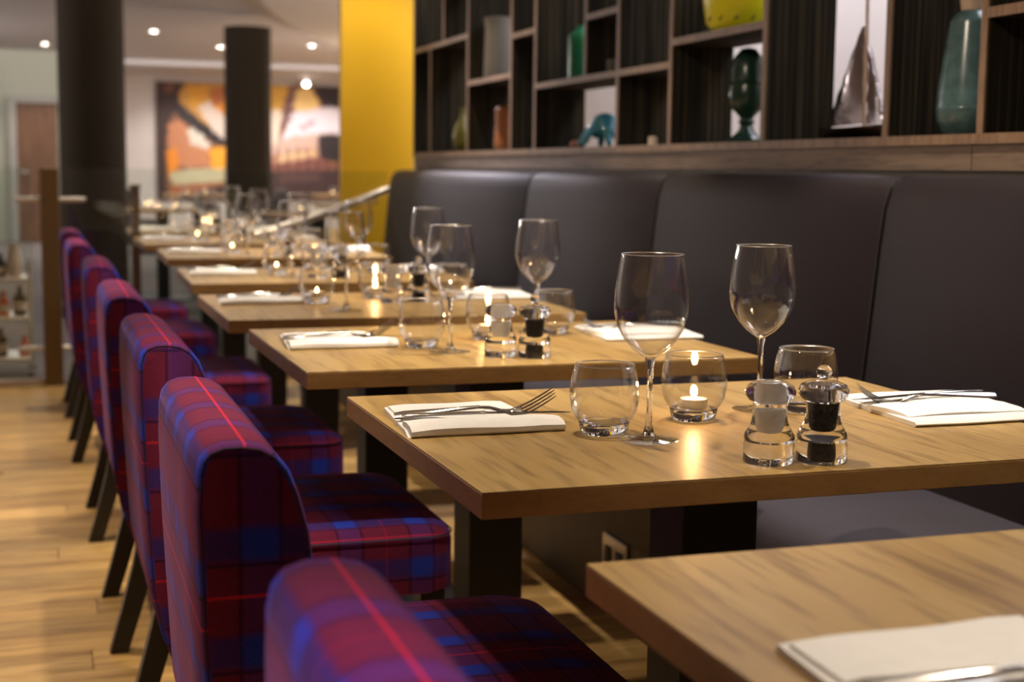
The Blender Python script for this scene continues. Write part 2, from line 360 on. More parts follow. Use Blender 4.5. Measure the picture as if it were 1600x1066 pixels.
# ------------------------------------------------------------------ mural on the far wall
def in_poly(x, y, P):
    c = False; j = len(P) - 1
    for i in range(len(P)):
        if (P[i][1] > y) != (P[j][1] > y) and x < (P[j][0] - P[i][0]) * (y - P[i][1]) / (P[j][1] - P[i][1]) + P[i][0]: c = not c
        j = i
    return c
def srgb(c): return tuple(((v / 255 + .055) / 1.055) ** 2.4 if v > 10 else v / 255 / 12.92 for v in c)
SH = [  # flat print: painted shapes of the machinery picture, its own 1500 x 900 layout
 ((130, 85, 60), [(0, 0), (1700, 0), (1700, 900), (0, 900)]),
 ((205, 150, 70), [(190, 0), (560, 0), (560, 420), (430, 380), (300, 250), (180, 150)]),
 ((225, 160, 50), [(250, 40), (400, 20), (420, 130), (330, 200), (260, 160)]),
 ((190, 110, 60), [(430, 60), (540, 30), (540, 150), (450, 180)]),
 ((235, 150, 40), [(470, 170), (545, 150), (545, 240), (480, 240)]),
 ((225, 205, 190), [(330, 190), (420, 140), (560, 260), (560, 440), (500, 420)]),
 ((60, 38, 35), [(0, 0), (250, 0), (180, 90), (200, 180), (120, 260), (80, 420), (70, 900), (0, 900)]),
 ((120, 75, 55), [(60, 20), (150, 10), (130, 70), (70, 90)]),
 ((195, 130, 90), [(90, 320), (180, 280), (330, 400), (420, 480), (420, 640), (90, 640)]),
 ((225, 215, 200), [(240, 370), (300, 340), (430, 460), (400, 500), (270, 470)]),
 ((40, 28, 28), [(140, 170), (190, 160), (560, 440), (560, 500), (470, 470), (160, 260)]),
 ((230, 140, 30), [(80, 520), (160, 500), (170, 620), (150, 740), (85, 740)]),
 ((240, 165, 40), [(420, 500), (550, 490), (550, 700), (430, 640)]),
 ((205, 195, 160), [(100, 690), (300, 650), (550, 660), (540, 760), (120, 780)]),
 ((175, 95, 45), [(100, 780), (540, 760), (420, 820), (140, 900)]),
 ((70, 52, 50), [(160, 880), (420, 800), (560, 780), (560, 900), (160, 900)]),
 ((60, 50, 45), [(550, 0), (900, 0), (900, 900), (550, 900)]),
 ((220, 170, 70), [(880, 0), (1090, 0), (1020, 210), (880, 210)]),
 ((235, 215, 195), [(880, 200), (1030, 190), (990, 460), (880, 480)]),
 ((245, 205, 130), [(1110, 30), (1260, 10), (1340, 130), (1340, 210), (1130, 230)]),
 ((235, 225, 235), [(1120, 210), (1420, 160), (1700, 200), (1700, 360), (1200, 420), (1000, 470)]),
 ((120, 80, 80), [(1100, 0), (1160, 0), (1080, 300), (1020, 310), (1040, 200)]),
 ((45, 32, 35), [(1250, 0), (1700, 0), (1700, 180), (1380, 160), (1330, 70)]),
 ((190, 165, 175), [(1150, 320), (1300, 260), (1300, 300), (1200, 350)]),
 ((215, 180, 165), [(900, 480), (1100, 400), (1450, 360), (1450, 500), (950, 560)]),
 ((190, 135, 110), [(930, 540), (1350, 480), (1360, 560), (940, 640)]),
 ((235, 195, 150), [(1000, 530), (1320, 500), (1320, 545), (1000, 600)]),
 ((130, 80, 70), [(910, 620), (1360, 560), (1440, 600), (1440, 700), (930, 680)]),
 ((70, 45, 48), [(920, 680), (1700, 640), (1700, 900), (920, 900)]),
 ((95, 65, 65), [(1000, 700), (1350, 680), (1350, 740), (1000, 760)]),
 ((40, 28, 32), [(1320, 380), (1700, 360), (1700, 640), (1340, 560)]),
]
NX, NY = 170, 90
verts = [(i / NX, 0, j / NY) for j in range(NY + 1) for i in range(NX + 1)]
faces = [(j * (NX + 1) + i, j * (NX + 1) + i + 1, (j + 1) * (NX + 1) + i + 1, (j + 1) * (NX + 1) + i) for j in range(NY) for i in range(NX)]
mx0, mx1, mz0, mz1 = 2.005, 5.75, .50, 2.62
me = bpy.data.meshes.new('print'); me.from_pydata([(mx0 + a * (mx1 - mx0), 26.935, mz0 + c * (mz1 - mz0)) for a, b_, c in verts], [], faces)
ca = me.color_attributes.new('Col', 'BYTE_COLOR', 'CORNER')
cols = []
for j in range(NY):
    for i in range(NX):
        px = (i + .5) / NX * 1700 + random.uniform(-14, 14); pz = (1 - (j + .5) / NY) * 900 + random.uniform(-14, 14); c = SH[0][0]
        for cc, P in SH:
            if in_poly(px, pz, P): c = cc
        if 480 < pz < 660 and px > 930 and int(px / 42) % 2: c = tuple(v * .8 for v in c)
        cols.append(srgb(c))
flat = []
for c in cols: flat += list(c + (1,)) * 4
ca.data.foreach_set('color', flat)
mt, nt, b = nmat('mural_print'); at = nt.nodes.new('ShaderNodeVertexColor'); at.layer_name = 'Col'; nt.links.new(at.outputs[0], b.inputs['Base Color']); b.inputs['Roughness'].default_value = .6
me.materials.append(mt)
mu = empty('wall_mural', (0, 0, 0)); link('print', me, mu)
MB().box(mx0, mx1, 26.94, 26.995, mz0, mz1, .004, 1).build('backing_board', M_BLACK, mu, False)
tag(mu, 'large picture of orange lit machinery and dark beams on the far wall', 'mural')

# ------------------------------------------------------------------ downlights
def downlight(x, y, z, label):
    t = empty('ceiling_downlight', (x, y, z))
    MB().lathe([(.062, 0), (.062, -.008), (.045, -.010), (.045, 0)], 24, closed=True).build('trim_ring', M_LAMPRING, t)
    MB().lathe([(0, -.004), (.044, -.004), (.044, 0), (0, 0)], 24).build('glowing_lens', M_LAMP, t)
    return tag(t, label, 'downlight', 'recessed downlights')
LB = ['recessed downlight high between the two taupe columns', 'recessed downlight at far left above the wooden door', 'recessed downlight beside the yellow pier, larger and higher one', 'recessed downlight just left of the farther column top']
for (x, y), lb in zip(FAR_SPOTS, LB):
    z = CEIL if not (x > 2.5 and y < 18.2) else 2.60
    downlight(x, y, z, lb)
t = empty('wall_washer_spotlight', (4.62, 26.4, 2.75))
MB().tube([(0, 0, 0), (0, 0, -.10)], .012).build('stem', M_LAMPRING, t)
MB().tube([(0, -.02, -.10), (0, .08, -.13)], .05, 16).build('lamp_head', M_LAMPRING, t)
MB().lathe([(0, -.03), (.02, -.025), (.05, .0), (.02, .03), (0, .035)], 16).build('bulb', M_LAMP, t, loc=(0, -.02, -.14))
tag(t, 'small white spotlight glowing at the top edge of the mural', 'spotlight')

# ------------------------------------------------------------------ banquette
SEAMS = [.42, 1.52, 2.68, 3.87, 5.06, 7.28]
bq = empty('banquette', (0, 0, 0))
backprof = [(1.82, .34), (1.82, 1.062), (1.80, 1.082), (1.77, 1.090), (1.735, 1.084), (1.712, 1.062), (1.700, 1.02), (1.690, .94), (1.672, .75), (1.655, .58), (1.644, .46), (1.64, .34)]
seatprof = [(1.66, .34), (1.66, .470), (1.62, .478), (1.45, .482), (1.32, .480), (1.285, .472), (1.262, .455), (1.252, .43), (1.252, .38), (1.262, .35), (1.29, .34)]
def inset(prof, d):
    cx = sum(p[0] for p in prof) / len(prof); cz = sum(p[1] for p in prof) / len(prof); o = []
    n = len(prof)
    for i, p in enumerate(prof):
        a = Vector(prof[i - 1]); c = Vector(prof[(i + 1) % n]); t = (c - a).normalized(); nn = Vector((-t.y, t.x))
        if (Vector((cx, cz)) - Vector(p)).dot(nn) < 0: nn = -nn
        o.append((p[0] + nn.x * d, p[1] + nn.y * d))
    return o
def cushion(prof, y0, y1, rad=.012):
    secs = []
    for t, d in ((0, rad), (rad * .25, rad * .45), (rad, 0)):
        secs.append([(x, y0 + t, z) for x, z in inset(prof, d)])
    for t, d in ((rad, 0), (rad * .25, rad * .45), (0, rad)):
        secs.append([(x, y1 - t, z) for x, z in inset(prof, d)])
    return MB().loft(secs)
for a, b_ in zip(SEAMS, SEAMS[1:]):
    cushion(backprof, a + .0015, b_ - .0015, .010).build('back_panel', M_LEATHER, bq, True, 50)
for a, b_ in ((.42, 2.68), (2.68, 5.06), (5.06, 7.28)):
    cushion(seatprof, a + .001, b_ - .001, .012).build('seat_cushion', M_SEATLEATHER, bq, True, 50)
for s in SEAMS[1:-1]:
    MB().tube([(x - .001, s, z) for x, z in backprof[3:11]], .0022, 6).build('seam', M_SEAM, bq)
MB().box(1.31, 1.834, .42, 7.27, 0, .338).build('plinth', M_PLINTH, bq, False)
so = MB().box(1.300, 1.309, 3.10, 3.25, .115, .205, .003, 1).build('socket_plate', M_BRUSHED, bq, False)
for dy in (-.035, .035):
    MB().box(1.296, 1.3005, 3.175 + dy - .018, 3.175 + dy + .018, .135, .180, .002, 1).build('socket', M_BLACK, so, False)
tag(bq, 'long charcoal leather banquette with tall padded back along the shelving wall', 'banquette')

# ------------------------------------------------------------------ shelving
SX0, SX1 = 1.82, 2.025; SZ0, SZ1 = 1.165, 2.40; TH = .020
sh = empty('open_shelving', (0, 0, 0))
def divider(y, z0, z1):
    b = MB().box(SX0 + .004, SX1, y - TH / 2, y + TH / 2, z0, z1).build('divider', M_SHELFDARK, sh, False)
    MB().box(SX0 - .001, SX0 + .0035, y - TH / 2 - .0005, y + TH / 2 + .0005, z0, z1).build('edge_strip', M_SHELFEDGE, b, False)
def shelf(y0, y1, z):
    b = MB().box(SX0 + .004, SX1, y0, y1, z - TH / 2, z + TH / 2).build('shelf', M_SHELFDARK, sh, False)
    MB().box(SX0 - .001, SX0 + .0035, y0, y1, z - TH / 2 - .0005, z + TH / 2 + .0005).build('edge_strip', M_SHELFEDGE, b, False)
FULL = [7.25, 6.27, 5.64, 5.34, 4.495, 4.07, 3.47, 2.88, 2.53, 1.95]
for y in FULL: divider(y, SZ0 + TH / 2, SZ1 - TH / 2)
h = TH / 2
shelf(1.94, 7.26, SZ0); shelf(1.94, 7.26, SZ1)
shelf(6.27 + h, 7.25 - h, 1.685); divider(6.92, SZ0 + h, 1.685 - h); divider(6.68, 1.685 + h, SZ1 - h)
shelf(5.64 + h, 6.27 - h, 1.475); shelf(5.34 + h, 5.64 - h, 1.628)
shelf(4.495 + h, 5.34 - h, 1.414); shelf(4.07 + h, 4.495 - h, 1.414); divider(4.80, 1.414 + h, SZ1 - h)
shelf(4.495 + h, 4.80 - h, 1.623); shelf(3.47 + h, 4.07 - h, 1.480); shelf(1.95 + h, 2.53 - h, 1.416)
shelf(2.88 + h, 3.47 - h, 1.95); shelf(2.53 + h, 2.88 - h, 1.85); shelf(6.27 + h, 6.68 - h, 2.0); shelf(5.34 + h, 5.64 - h, 2.05); shelf(4.07 + h, 4.495 - h, 1.93)
for a, b_ in ((2.562, 7.26), (1.94, 2.559)):
    MB().box(SX0 + .006, SX1, a, b_, 1.100, SZ0 - h).build('base_rail', M_RAIL, sh, False)
tag(sh, 'tall open shelving grid of dark grained wood above the banquette', 'shelving')
FZ = SZ0 + h
# ornaments
def orn(name, prof, mat, x, y, z, label, cat, n=32):
    t = empty(name, (x, y, z)); MB().lathe(prof, n).build('body', mat, t); return tag(t, label, cat)
# big teal ribbed vase
pr = [(0, 0), (.045, 0), (.052, .006), (.066, .035), (.069, .06)]
for k in range(26):
    f = k / 25; r = .069 - .022 * f ** 1.3; z = .06 + .185 * f
    pr += [(r, z), (r - .0012, z + .0035)]
pr += [(.040, .257), (.030, .268), (.024, .272), (.0, .272)]
t = orn('ribbed_vase', pr, M_TEAL, 1.935, 2.735, FZ, 'tall teal ribbed vase with beige neck on the shelf at right', 'vase', 48)
MB().lathe([(.024, .27), (.026, .285), (.030, .310), (.026, .312), (.022, .285)], 32, closed=True).build('neck', M_CREAM, t)
# silver yacht
t = empty('model_yacht', (1.925, 3.20, FZ))
def plate(P, th, bulge):
    mb = MB(); secs = []
    n = 12; P = [Vector(p) for p in P]; rows = []
    top = P[2]
    A, B, C = P   # foot aft, foot fore, head
    fr, bk = [], []
    for j in range(n + 1):
        v = j / n; a = A.lerp(C, v); b = B.lerp(C, v); rf, rb = [], []
        for i in range(7):
            u = i / 6; p = a.lerp(b, u); off = bulge * math.sin(PI * u) * math.sin(PI * (v * .9 + .05)) + .002 * math.sin(17 * u + 23 * v)
            rf.append(mb.bm.verts.new((p.x - off - th / 2, p.y, p.z))); rb.append(mb.bm.verts.new((p.x - off + th / 2, p.y, p.z)))
        fr.append(rf); bk.append(rb)
    for g, fl_ in ((fr, 0), (bk, 1)):
        for j in range(n):
            for i in range(6):
                q = [g[j][i], g[j][i + 1], g[j + 1][i + 1], g[j + 1][i]]; mb.bm.faces.new(q if fl_ else q[::-1])
    for j in range(n):
        mb.bm.faces.new((fr[j][0], fr[j + 1][0], bk[j + 1][0], bk[j][0])); mb.bm.faces.new((fr[j][6], bk[j][6], bk[j + 1][6], fr[j + 1][6]))
    for i in range(6): mb.bm.faces.new((fr[0][i], bk[0][i], bk[0][i + 1], fr[0][i + 1]))
    return mb
secs = []
for k in range(13):
    u = k / 12 * 2 - 1; wd = .036 * (1 - abs(u) ** 2.6) + .002; yy = .155 * u; dz = .006 * u * u
    secs.append([(wd, yy, .030 + dz), (wd * .9, yy, .016 + dz), (wd * .5, yy, .003), (-wd * .5, yy, .003), (-wd * .9, yy, .016 + dz), (-wd, yy, .030 + dz)])
MB().loft(secs).build('hull', plain('dark_silver_hull', (.12, .085, .07), .2, 1), t)
plate([(0, .118, .034), (0, -.055, .040), (0, -.045, .275)], .005, .016).build('mainsail', M_SILVER, t)
plate([(.004, -.068, .036), (.004, -.150, .040), (.004, -.064, .225)], .005, -.012).build('jib', M_SILVER, t)
MB().tube([(0, -.060, .03), (0, -.058, .25), (0, -.052, .42)], .0045).build('mast', M_CREAM, t)
tag(t, 'polished silver model sailing yacht on the shelf left of the teal vase', 'ornament')
# dark green baluster ornament
orn('baluster_vase', [(0, 0), (.058, 0), (.060, .012), (.040, .020), (.024, .035), (.018, .05), (.024, .062), (.018, .072), (.030, .085), (.050, .105), (.055, .14), (.050, .165), (.055, .172), (.050, .18), (.048, .21), (.040, .245), (.020, .268), (0, .272)],
    M_DKGREEN, 1.93, 3.775, FZ, 'dark green urn shaped ornament silhouetted against the light behind', 'ornament')
# yellow wicker-like art glass basket on upper shelf
t = empty('yellow_basket', (1.93, 3.82, 1.49))
MB().lathe([(0, 0), (.085, 0), (.105, .03), (.115, .10), (.12, .2), (.115, .2), (.108, .10), (.095, .03), (.08, .008), (0, .008)], 28).build('body', M_YELLOWGL, t)
for k in range(14):
    a = k * 2 * PI / 14
    MB().tube([(.106 * math.cos(a + .5 * q), .106 * math.sin(a + .5 * q), .03 + .055 * q) if q else (.106 * math.cos(a), .106 * math.sin(a), .03) for q in range(4)], .003, 5).build('rib', M_DKGREEN, t)
tag(t, 'bright yellow latticed basket on the shelf above the dark green urn', 'basket')
# blue glass creature
t = empty('blue_glass_ornament', (1.925, 4.86, FZ))
MB().lathe([(0, .03), (.035, .036), (.055, .060), (.054, .085), (.040, .110), (.020, .122), (0, .125)], 24).build('body', M_BLUEGLASS, t)
for k in range(6):
    a = k * PI / 3 + .3; c, s = math.cos(a), math.sin(a)
    MB().tube([(.03 * c, .03 * s, .05), (.065 * c, .065 * s, .062), (.085 * c, .085 * s, .03), (.10 * c, .10 * s, .010)], [.018, .016, .013, .009], 10).build('leg', M_BLUEGLASS, t)
MB().lathe([(0, -.02), (.017, -.012), (.022, 0), (.016, .014), (0, .02)], 16).build('head', M_BLUEGLASS, t, loc=(0, -.07, .05))
tag(t, 'turquoise blue glass creature ornament on the lowest shelf', 'ornament')
orn('wooden_ball', [(0, 0), (.012, .002), (.020, .014), (.012, .028), (0, .032)], M_TERRA, 1.90, 5.10, FZ, 'small brown ball beside the blue glass creature', 'ornament', 16)
# green bottle vase
pr = [(0, 0), (.040, 0), (.048, .008)]
for k in range(16): pr += [(.050, .012 + k * .010), (.0485, .017 + k * .010)]
pr += [(.040, .180), (.020, .192), (.018, .205), (0, .205)]
orn('green_vase', pr, M_GREEN, 1.925, 5.12, 1.424, 'emerald green ribbed vase on the second shelf', 'vase')
t = empty('small_lamp', (1.90, 4.96, 1.424))
MB().lathe([(0, 0), (.018, 0), (.018, .006), (.004, .01), (.004, .22), (0, .22)], 16).build('stand', M_BLACK, t)
MB().lathe([(0, -.009), (.008, -.004), (.009, .003), (.005, .009), (0, .011)], 12).build('bulb', M_FLAME, t, loc=(0, .03, .19))
MB().lathe([(0, -.007), (.006, -.003), (.006, .003), (0, .008)], 12).build('bulb', M_FLAME, t, loc=(0, -.05, .262))
MB().tube([(0, 0, .19), (0, .03, .182)], .002, 6).build('arm', M_BLACK, t); MB().tube([(0, 0, .21), (0, -.05, .254)], .002, 6).build('arm', M_BLACK, t)
tag(t, 'small dark stand with two warm glowing bulbs behind the green vase', 'lamp')
orn('terracotta_vase', [(0, 0), (.048, 0), (.055, .02), (.050, .12), (.052, .18), (.040, .192), (0, .192)], M_TERRA, 1.93, 6.03, FZ, 'plain terracotta cylinder vase on the lowest shelf', 'vase')
orn('stone_vase', [(0, 0), (.060, 0), (.066, .02), (.060, .22), (.066, .27), (.055, .272), (0, .26)], M_GREYV, 1.93, 6.16, 1.485, 'pale stone coloured tall vase on the second shelf', 'vase')
orn('olive_bottle', [(0, 0), (.02, 0), (.035, .02), (.046, .07), (.036, .12), (.014, .16), (.012, .20), (.016, .21), (0, .21)], M_OLIVE, 1.90, 6.62, FZ + .0, 'olive bottle partly hidden by a divider at the far end', 'vase')
orn('orange_figurine', [(0, 0), (.026, 0), (.030, .03), (.026, .07), (.012, .10), (.018, .13), (.014, .17), (0, .18)], M_TERRA, 1.90, 4.17, 1.49 - .066, 'orange brown figurine beside the tall divider on the second shelf', 'ornament', 24)
orn('cream_candle', [(0, 0), (.014, 0), (.014, .028), (.004, .030), (0, .030)], M_CREAM, 1.88, 4.33, FZ, 'short cream candle on the lowest shelf', 'candle', 16)
orn('grey_cup', [(0, 0), (.018, 0), (.026, .03), (.024, .05), (.02, .05), (.02, .01), (0, .01)], M_GREYV, 1.89, 4.70, 1.424, 'small grey cup on the second shelf', 'cup', 20)

# ------------------------------------------------------------------ tables
TW, TD, TT = .854, .675, .0296
TAB = [(.4450, .4680, .0038), (.4349, 1.4322, .0109), (.4153, 2.3782, .0088), (.3913, 3.2442, -.0003), (.4122, 4.2927, -.0241), (.4435, 5.5109, -.0136), (.4284, 6.5632, .0124), (.45, 7.74, 0.0)]
DESC = ['nearest table', 'sharply focused second table', 'third table from camera', 'fourth table from camera', 'fifth table from camera', 'sixth table from camera', 'seventh table from camera', 'farthest table beyond balustrade']
TL = ['oak topped table nearest the camera, cropped at the bottom right', 'oak topped dining table in sharp focus, second from the camera', 'oak topped dining table third from the camera, behind the focused one', 'oak topped dining table fourth from the camera', 'oak topped dining table fifth from the camera', 'blurred oak topped dining table sixth from the camera', 'blurred oak topped dining table seventh from the camera', 'blurred table farthest back, beyond the glass balustrade']
def make_table():
    t = empty('dining_table')
    top = MB().box(0, TW, 0, TD, -.0012, 0, .0004, 1); 
    MB().box(.0004, TW - .0004, .0004, TD - .0004, -.0016, 0).build('tabletop', M_TABLE, t, False)
    MB().box(0, TW, 0, TD, -TT, -.0016, .0010, 2).build('edge_band', M_EDGE, t, False)
    top.bm.free()
    MB().box(TW / 2 - .055, TW / 2 + .055, TD / 2 - .055, TD / 2 + .055, -.744, -.045, .002, 1).build('column', M_BLACK, t, False)
    MB().box(TW / 2 - .16, TW / 2 + .16, TD / 2 - .16, TD / 2 + .16, -.045, -TT).build('mounting_plate', M_BLACK, t, False)
    MB().box(TW / 2 - .185, TW / 2 + .185, TD / 2 - .22, TD / 2 + .22, -.75, -.740, .003, 1).build('base_plate', M_BLACK, t, False)
    return t
tp = make_table(); TOBJ = []
for i, (x, y, a) in enumerate(TAB):
    o = tp if i == 0 else copy_tree(tp)
    o.location = (x, y, .75); o.rotation_euler = (0, 0, a); tag(o, TL[i], 'table', 'dining tables in a row beside the banquette'); TOBJ.append(o)
def on(i, lx, ly, z=0):
    x, y, a = TAB[i]; return (x + lx * math.cos(a) - ly * math.sin(a), y + lx * math.sin(a) + ly * math.cos(a), .75 + z)

# ------------------------------------------------------------------ tableware prototypes
def make_wine():
    t = empty('wine_glass')
    outer = [(.0052, .104), (.010, .1075), (.021, .115), (.033, .128), (.0425, .145), (.0465, .160), (.0472, .172), (.0462, .190), (.0440, .208), (.0415, .224), (.0393, .2365)]
    th = .0011
    inner = [(max(r - th, .0), z + (.0035 if i < 3 else .001)) for i, (r, z) in enumerate(outer[:-1])] + [(outer[-1][0] - th, outer[-1][1])]
    prof = [(0, .103)] + outer + inner[::-1][:-1] + [(0, .1085)]
    MB().lathe(prof, 40).build('bowl', M_THIN, t, True, 80)
    MB().lathe([(.0388, .2362), (.0395, .2368), (.0394, .2377), (.0386, .2377), (.0382, .2369)], 40, closed=True).build('rim', M_RIM, t)
    MB().lathe([(0, .1045), (.0065, .1062), (.0060, .100), (.0042, .093), (.0036, .07), (.0036, .04), (.0042, .02), (.0075, .010), (.010, .0062), (0, .0055)], 24).build('stem', M_SOLID, t)
    MB().lathe([(0, .0), (.0375, .0), (.0385, .0008), (.036, .0016), (.020, .0030), (.010, .0056), (0, .0053)], 40).build('foot', M_THIN, t)
    return t
def make_tumbler(candle):
    t = empty('candle_tumbler' if candle else 'water_tumbler')
    outer = [(.0325, .0165), (.0375, .022), (.0425, .032), (.0452, .045), (.0455, .057), (.0440, .070), (.0412, .083), (.0392, .0905)]
    inner = [(r - .0016, z) for r, z in outer]
    MB().lathe(outer + inner[::-1], 40, closed=True).build('bowl', M_THIN, t, True, 80)
    MB().lathe([(.0376, .0902), (.0390, .0910), (.0388, .0922), (.0380, .0922), (.0374, .0912)], 40, closed=True).build('rim', M_RIM, t)
    MB().lathe([(0, .0005), (.027, .0), (.0295, .002), (.0318, .008), (.0333, .0164), (.0300, .0162), (.024, .0125), (.012, .0105), (0, .010)], 40).build('thick_base', M_SOLID, t)
    if candle:
        c = MB().lathe([(0, .0168), (.0185, .0168), (.0190, .018), (.0190, .0300), (.0184, .0300), (.0184, .019), (0, .0185)], 28).build('tealight_cup', M_CUP, t)
        MB().lathe([(0, .0190), (.0180, .0190), (.0180, .0278), (.012, .0272), (0, .0268)], 28).build('wax', M_WAX, c)
        MB().lathe([(0, .0285), (.0018, .0300), (.0026, .0325), (.0020, .0360), (.0008, .0395), (0, .0415)], 12).build('flame', M_FLAME, c)
    return t
def make_mill(pepper):
    t = empty('pepper_mill' if pepper else 'salt_mill')
    base = [(0, .0005), (.0290, .0), (.0305, .002), (.0302, .022), (.0285, .0255), (.0300, .0285), (.0295, .0335), (.0255, .040), (.0215, .049), (.0198, .060), (.0200, .0715), (0, .0715)]
    MB().lathe(base, 40).build('body', M_ACRYL, t)
    if pepper:
        cap = [(0, .0725), (.020, .0725), (.0255, .0745), (.0292, .080), (.0298, .0855), (.0268, .0915), (.018, .0955), (.006, .0975), (.0048, .0995), (.0072, .1015), (.0095, .1060), (.0085, .1115), (.0045, .1145), (0, .1152)]
    else:
        cap = [(0, .0725), (.020, .0725), (.0255, .0745), (.0292, .080), (.0298, .0850), (.0270, .0910), (.0215, .0950), (.0185, .0965), (.0150, .0955), (0, .0950)]
    MB().lathe(cap, 40).build('cap', M_ACRYL, t)
    if pepper:
        MB().lathe([(0, .0345), (.0095, .0345), (.0110, .0380), (.0128, .0705), (0, .0705)], 28).build('peppercorns', M_PEPPER, t)
        MB().lathe([(0, .003), (.0105, .003), (.0115, .008), (.0110, .0215), (.0170, .0235), (.0170, .0250), (.010, .0265), (0, .0265)], 28).build('grinder', M_BLACK, t)
    else:
        MB().lathe([(0, .034), (.0100, .034), (.0115, .040), (.0125, .064), (0, .0645)], 28).build('salt', M_SALT, t)
        MB().lathe([(0, .076), (.0125, .076), (.0130, .080), (.0135, .0925), (.008, .0932), (0, .088)], 28).build('cap_liner', M_SALT, t)
    return t
def napkin_mesh(kind):
    mb = MB()
    def sweep(prof, x0, x1, skew0, skew1, amp, seed, z0=0):
        rnd = random.Random(seed); secs = []; n = 14; ph = rnd.random() * 6
        for k in range(n + 1):
            u = k / n; x = x0 + (x1 - x0) * u; e = .86 if k in (0, n) else (.93 if k in (1, n - 1) else 1)
            cy = sum(p[0] for p in prof) / len(prof)
            sec = []
            for (py_, pz) in prof:
                off = skew0 * (1 - u) * (py_ / .22) + skew1 * u * (py_ / .22)
                yy = py_ + .0014 * math.sin(9 * u + ph + py_ * 20)
                zz = z0 + (pz - z0) * (e if pz > .006 else 1) + amp * math.sin(7 * u + ph + 30 * py_) * (1 if pz > .004 else 0)
                sec.append((x + off, yy, max(zz, .0003)))
            secs.append(sec)
        mb.loft(secs)
    if kind == 'left':      # flat layers with a fat rolled near edge
        sweep([(.004, .0003), (.215, .0003), (.218, .003), (.215, .0062), (.120, .0070), (.07, .0066), (.03, .006)], .0, .195, .020, .000, .0004, 1)
        sweep([(.0, .004), (.004, .0003), (.050, .0010), (.060, .006), (.060, .011), (.052, .0150), (.032, .0170), (.012, .0155), (.001, .010)], .004, .213, .012, .004, .0008, 2)
        sweep([(.085, .0070), (.205, .0062), (.206, .0100), (.150, .0108), (.095, .0105)], .010, .190, .014, .000, .0004, 3)
    else:                   # two flat folded layers, upper one bulging
        sweep([(.0, .0003), (.235, .0003), (.238, .003), (.235, .0060), (.120, .0075), (.0, .0075), (-.004, .004)], .0, .215, .02, .03, .0004, 4)
        sweep([(.040, .0070), (.120, .0070), (.128, .010), (.118, .0135), (.085, .0150), (.052, .0135), (.038, .010)], .020, .215, -.03, -.02, .0009, 5)
        sweep([(.150, .0066), (.236, .0060), (.240, .0085), (.200, .0100), (.155, .0095)], .006, .200, .02, .03, .0005, 6)
    return mb.mesh('folded_napkin', M_NAPKIN, True, 50)
NAPL, NAPR = napkin_mesh('left'), napkin_mesh('right')
def make_fork():
    """handle end at origin, tines towards +x"""
    t = empty('table_fork')
    P = [(0, 0, .0), (.012, 0, .0012), (.04, 0, .0045), (.08, 0, .0095), (.112, 0, .0125), (.128, 0, .0110), (.145, 0, .0050), (.158, 0, .0020), (.166, 0, .0025), (.174, 0, .0050)]
    W = [.013, .017, .0135, .0085, .0062, .0060, .0075, .014, .021, .0235]; T = [.002, .0026, .0028, .0032, .0036, .0036, .0032, .0024, .0020, .0017]
    MB().strip(P, W, T, 12).build('handle', M_STEEL, t)
    for k in range(4):
        yo = (-1.5 + k) * .0063
        MB().strip([(.172, yo, .0046), (.184, yo, .0120), (.196, yo, .0215), (.206, yo, .0300), (.214, yo * .96, .0375)], [.0040, .0036, .0032, .0028, .0014], [.0017, .0017, .0017, .0015, .0010], 8).build('tine', M_STEEL, t)
    return t
def make_knife():
    t = empty('table_knife')
    MB().strip([(0, 0, .0), (.006, 0, .0), (.04, 0, .001), (.08, 0, .0015), (.105, 0, .0015), (.112, 0, .0015)], [.010, .0155, .0130, .0100, .0085, .0105], [.004, .0052, .0052, .0046, .0044, .0050], 12).build('handle', M_STEEL, t)
    MB().strip([(.111, 0, .0015), (.120, 0, .0012), (.16, .001, .0008), (.20, .001, .0004), (.222, -.001, .0), (.232, -.004, .0)], [.010, .0165, .0185, .0175, .012, .003], [.0036, .0020, .0016, .0014, .0012, .0010], 10).build('blade', M_STEEL, t)
    return t
P_WINE, P_TUM, P_CAN, P_SALT, P_PEP, P_FORK, P_KNIFE = make_wine(), make_tumbler(False), make_tumbler(True), make_mill(False), make_mill(True), make_fork(), make_knife()
USED = set()
def put(proto, i, lx, ly, rz, label, cat, group, z=0.0):
    loc = on(i, lx, ly, z)
    if proto.name not in USED: USED.add(proto.name); o = proto; o.location = loc; o.rotation_euler = (0, 0, rz + TAB[i][2])
    else: o = copy_at(proto, loc, rz + TAB[i][2])
    return tag(o, label, cat, group)
def orient(o, vec_x, roll=0):
    x = Vector(vec_x).normalized(); y = Vector((0, 0, 1)).cross(x).normalized(); z = x.cross(y); y, z = y * math.cos(roll) + z * math.sin(roll), z * math.cos(roll) - y * math.sin(roll)
    o.rotation_euler = Matrix((x, y, z)).transposed().to_euler()
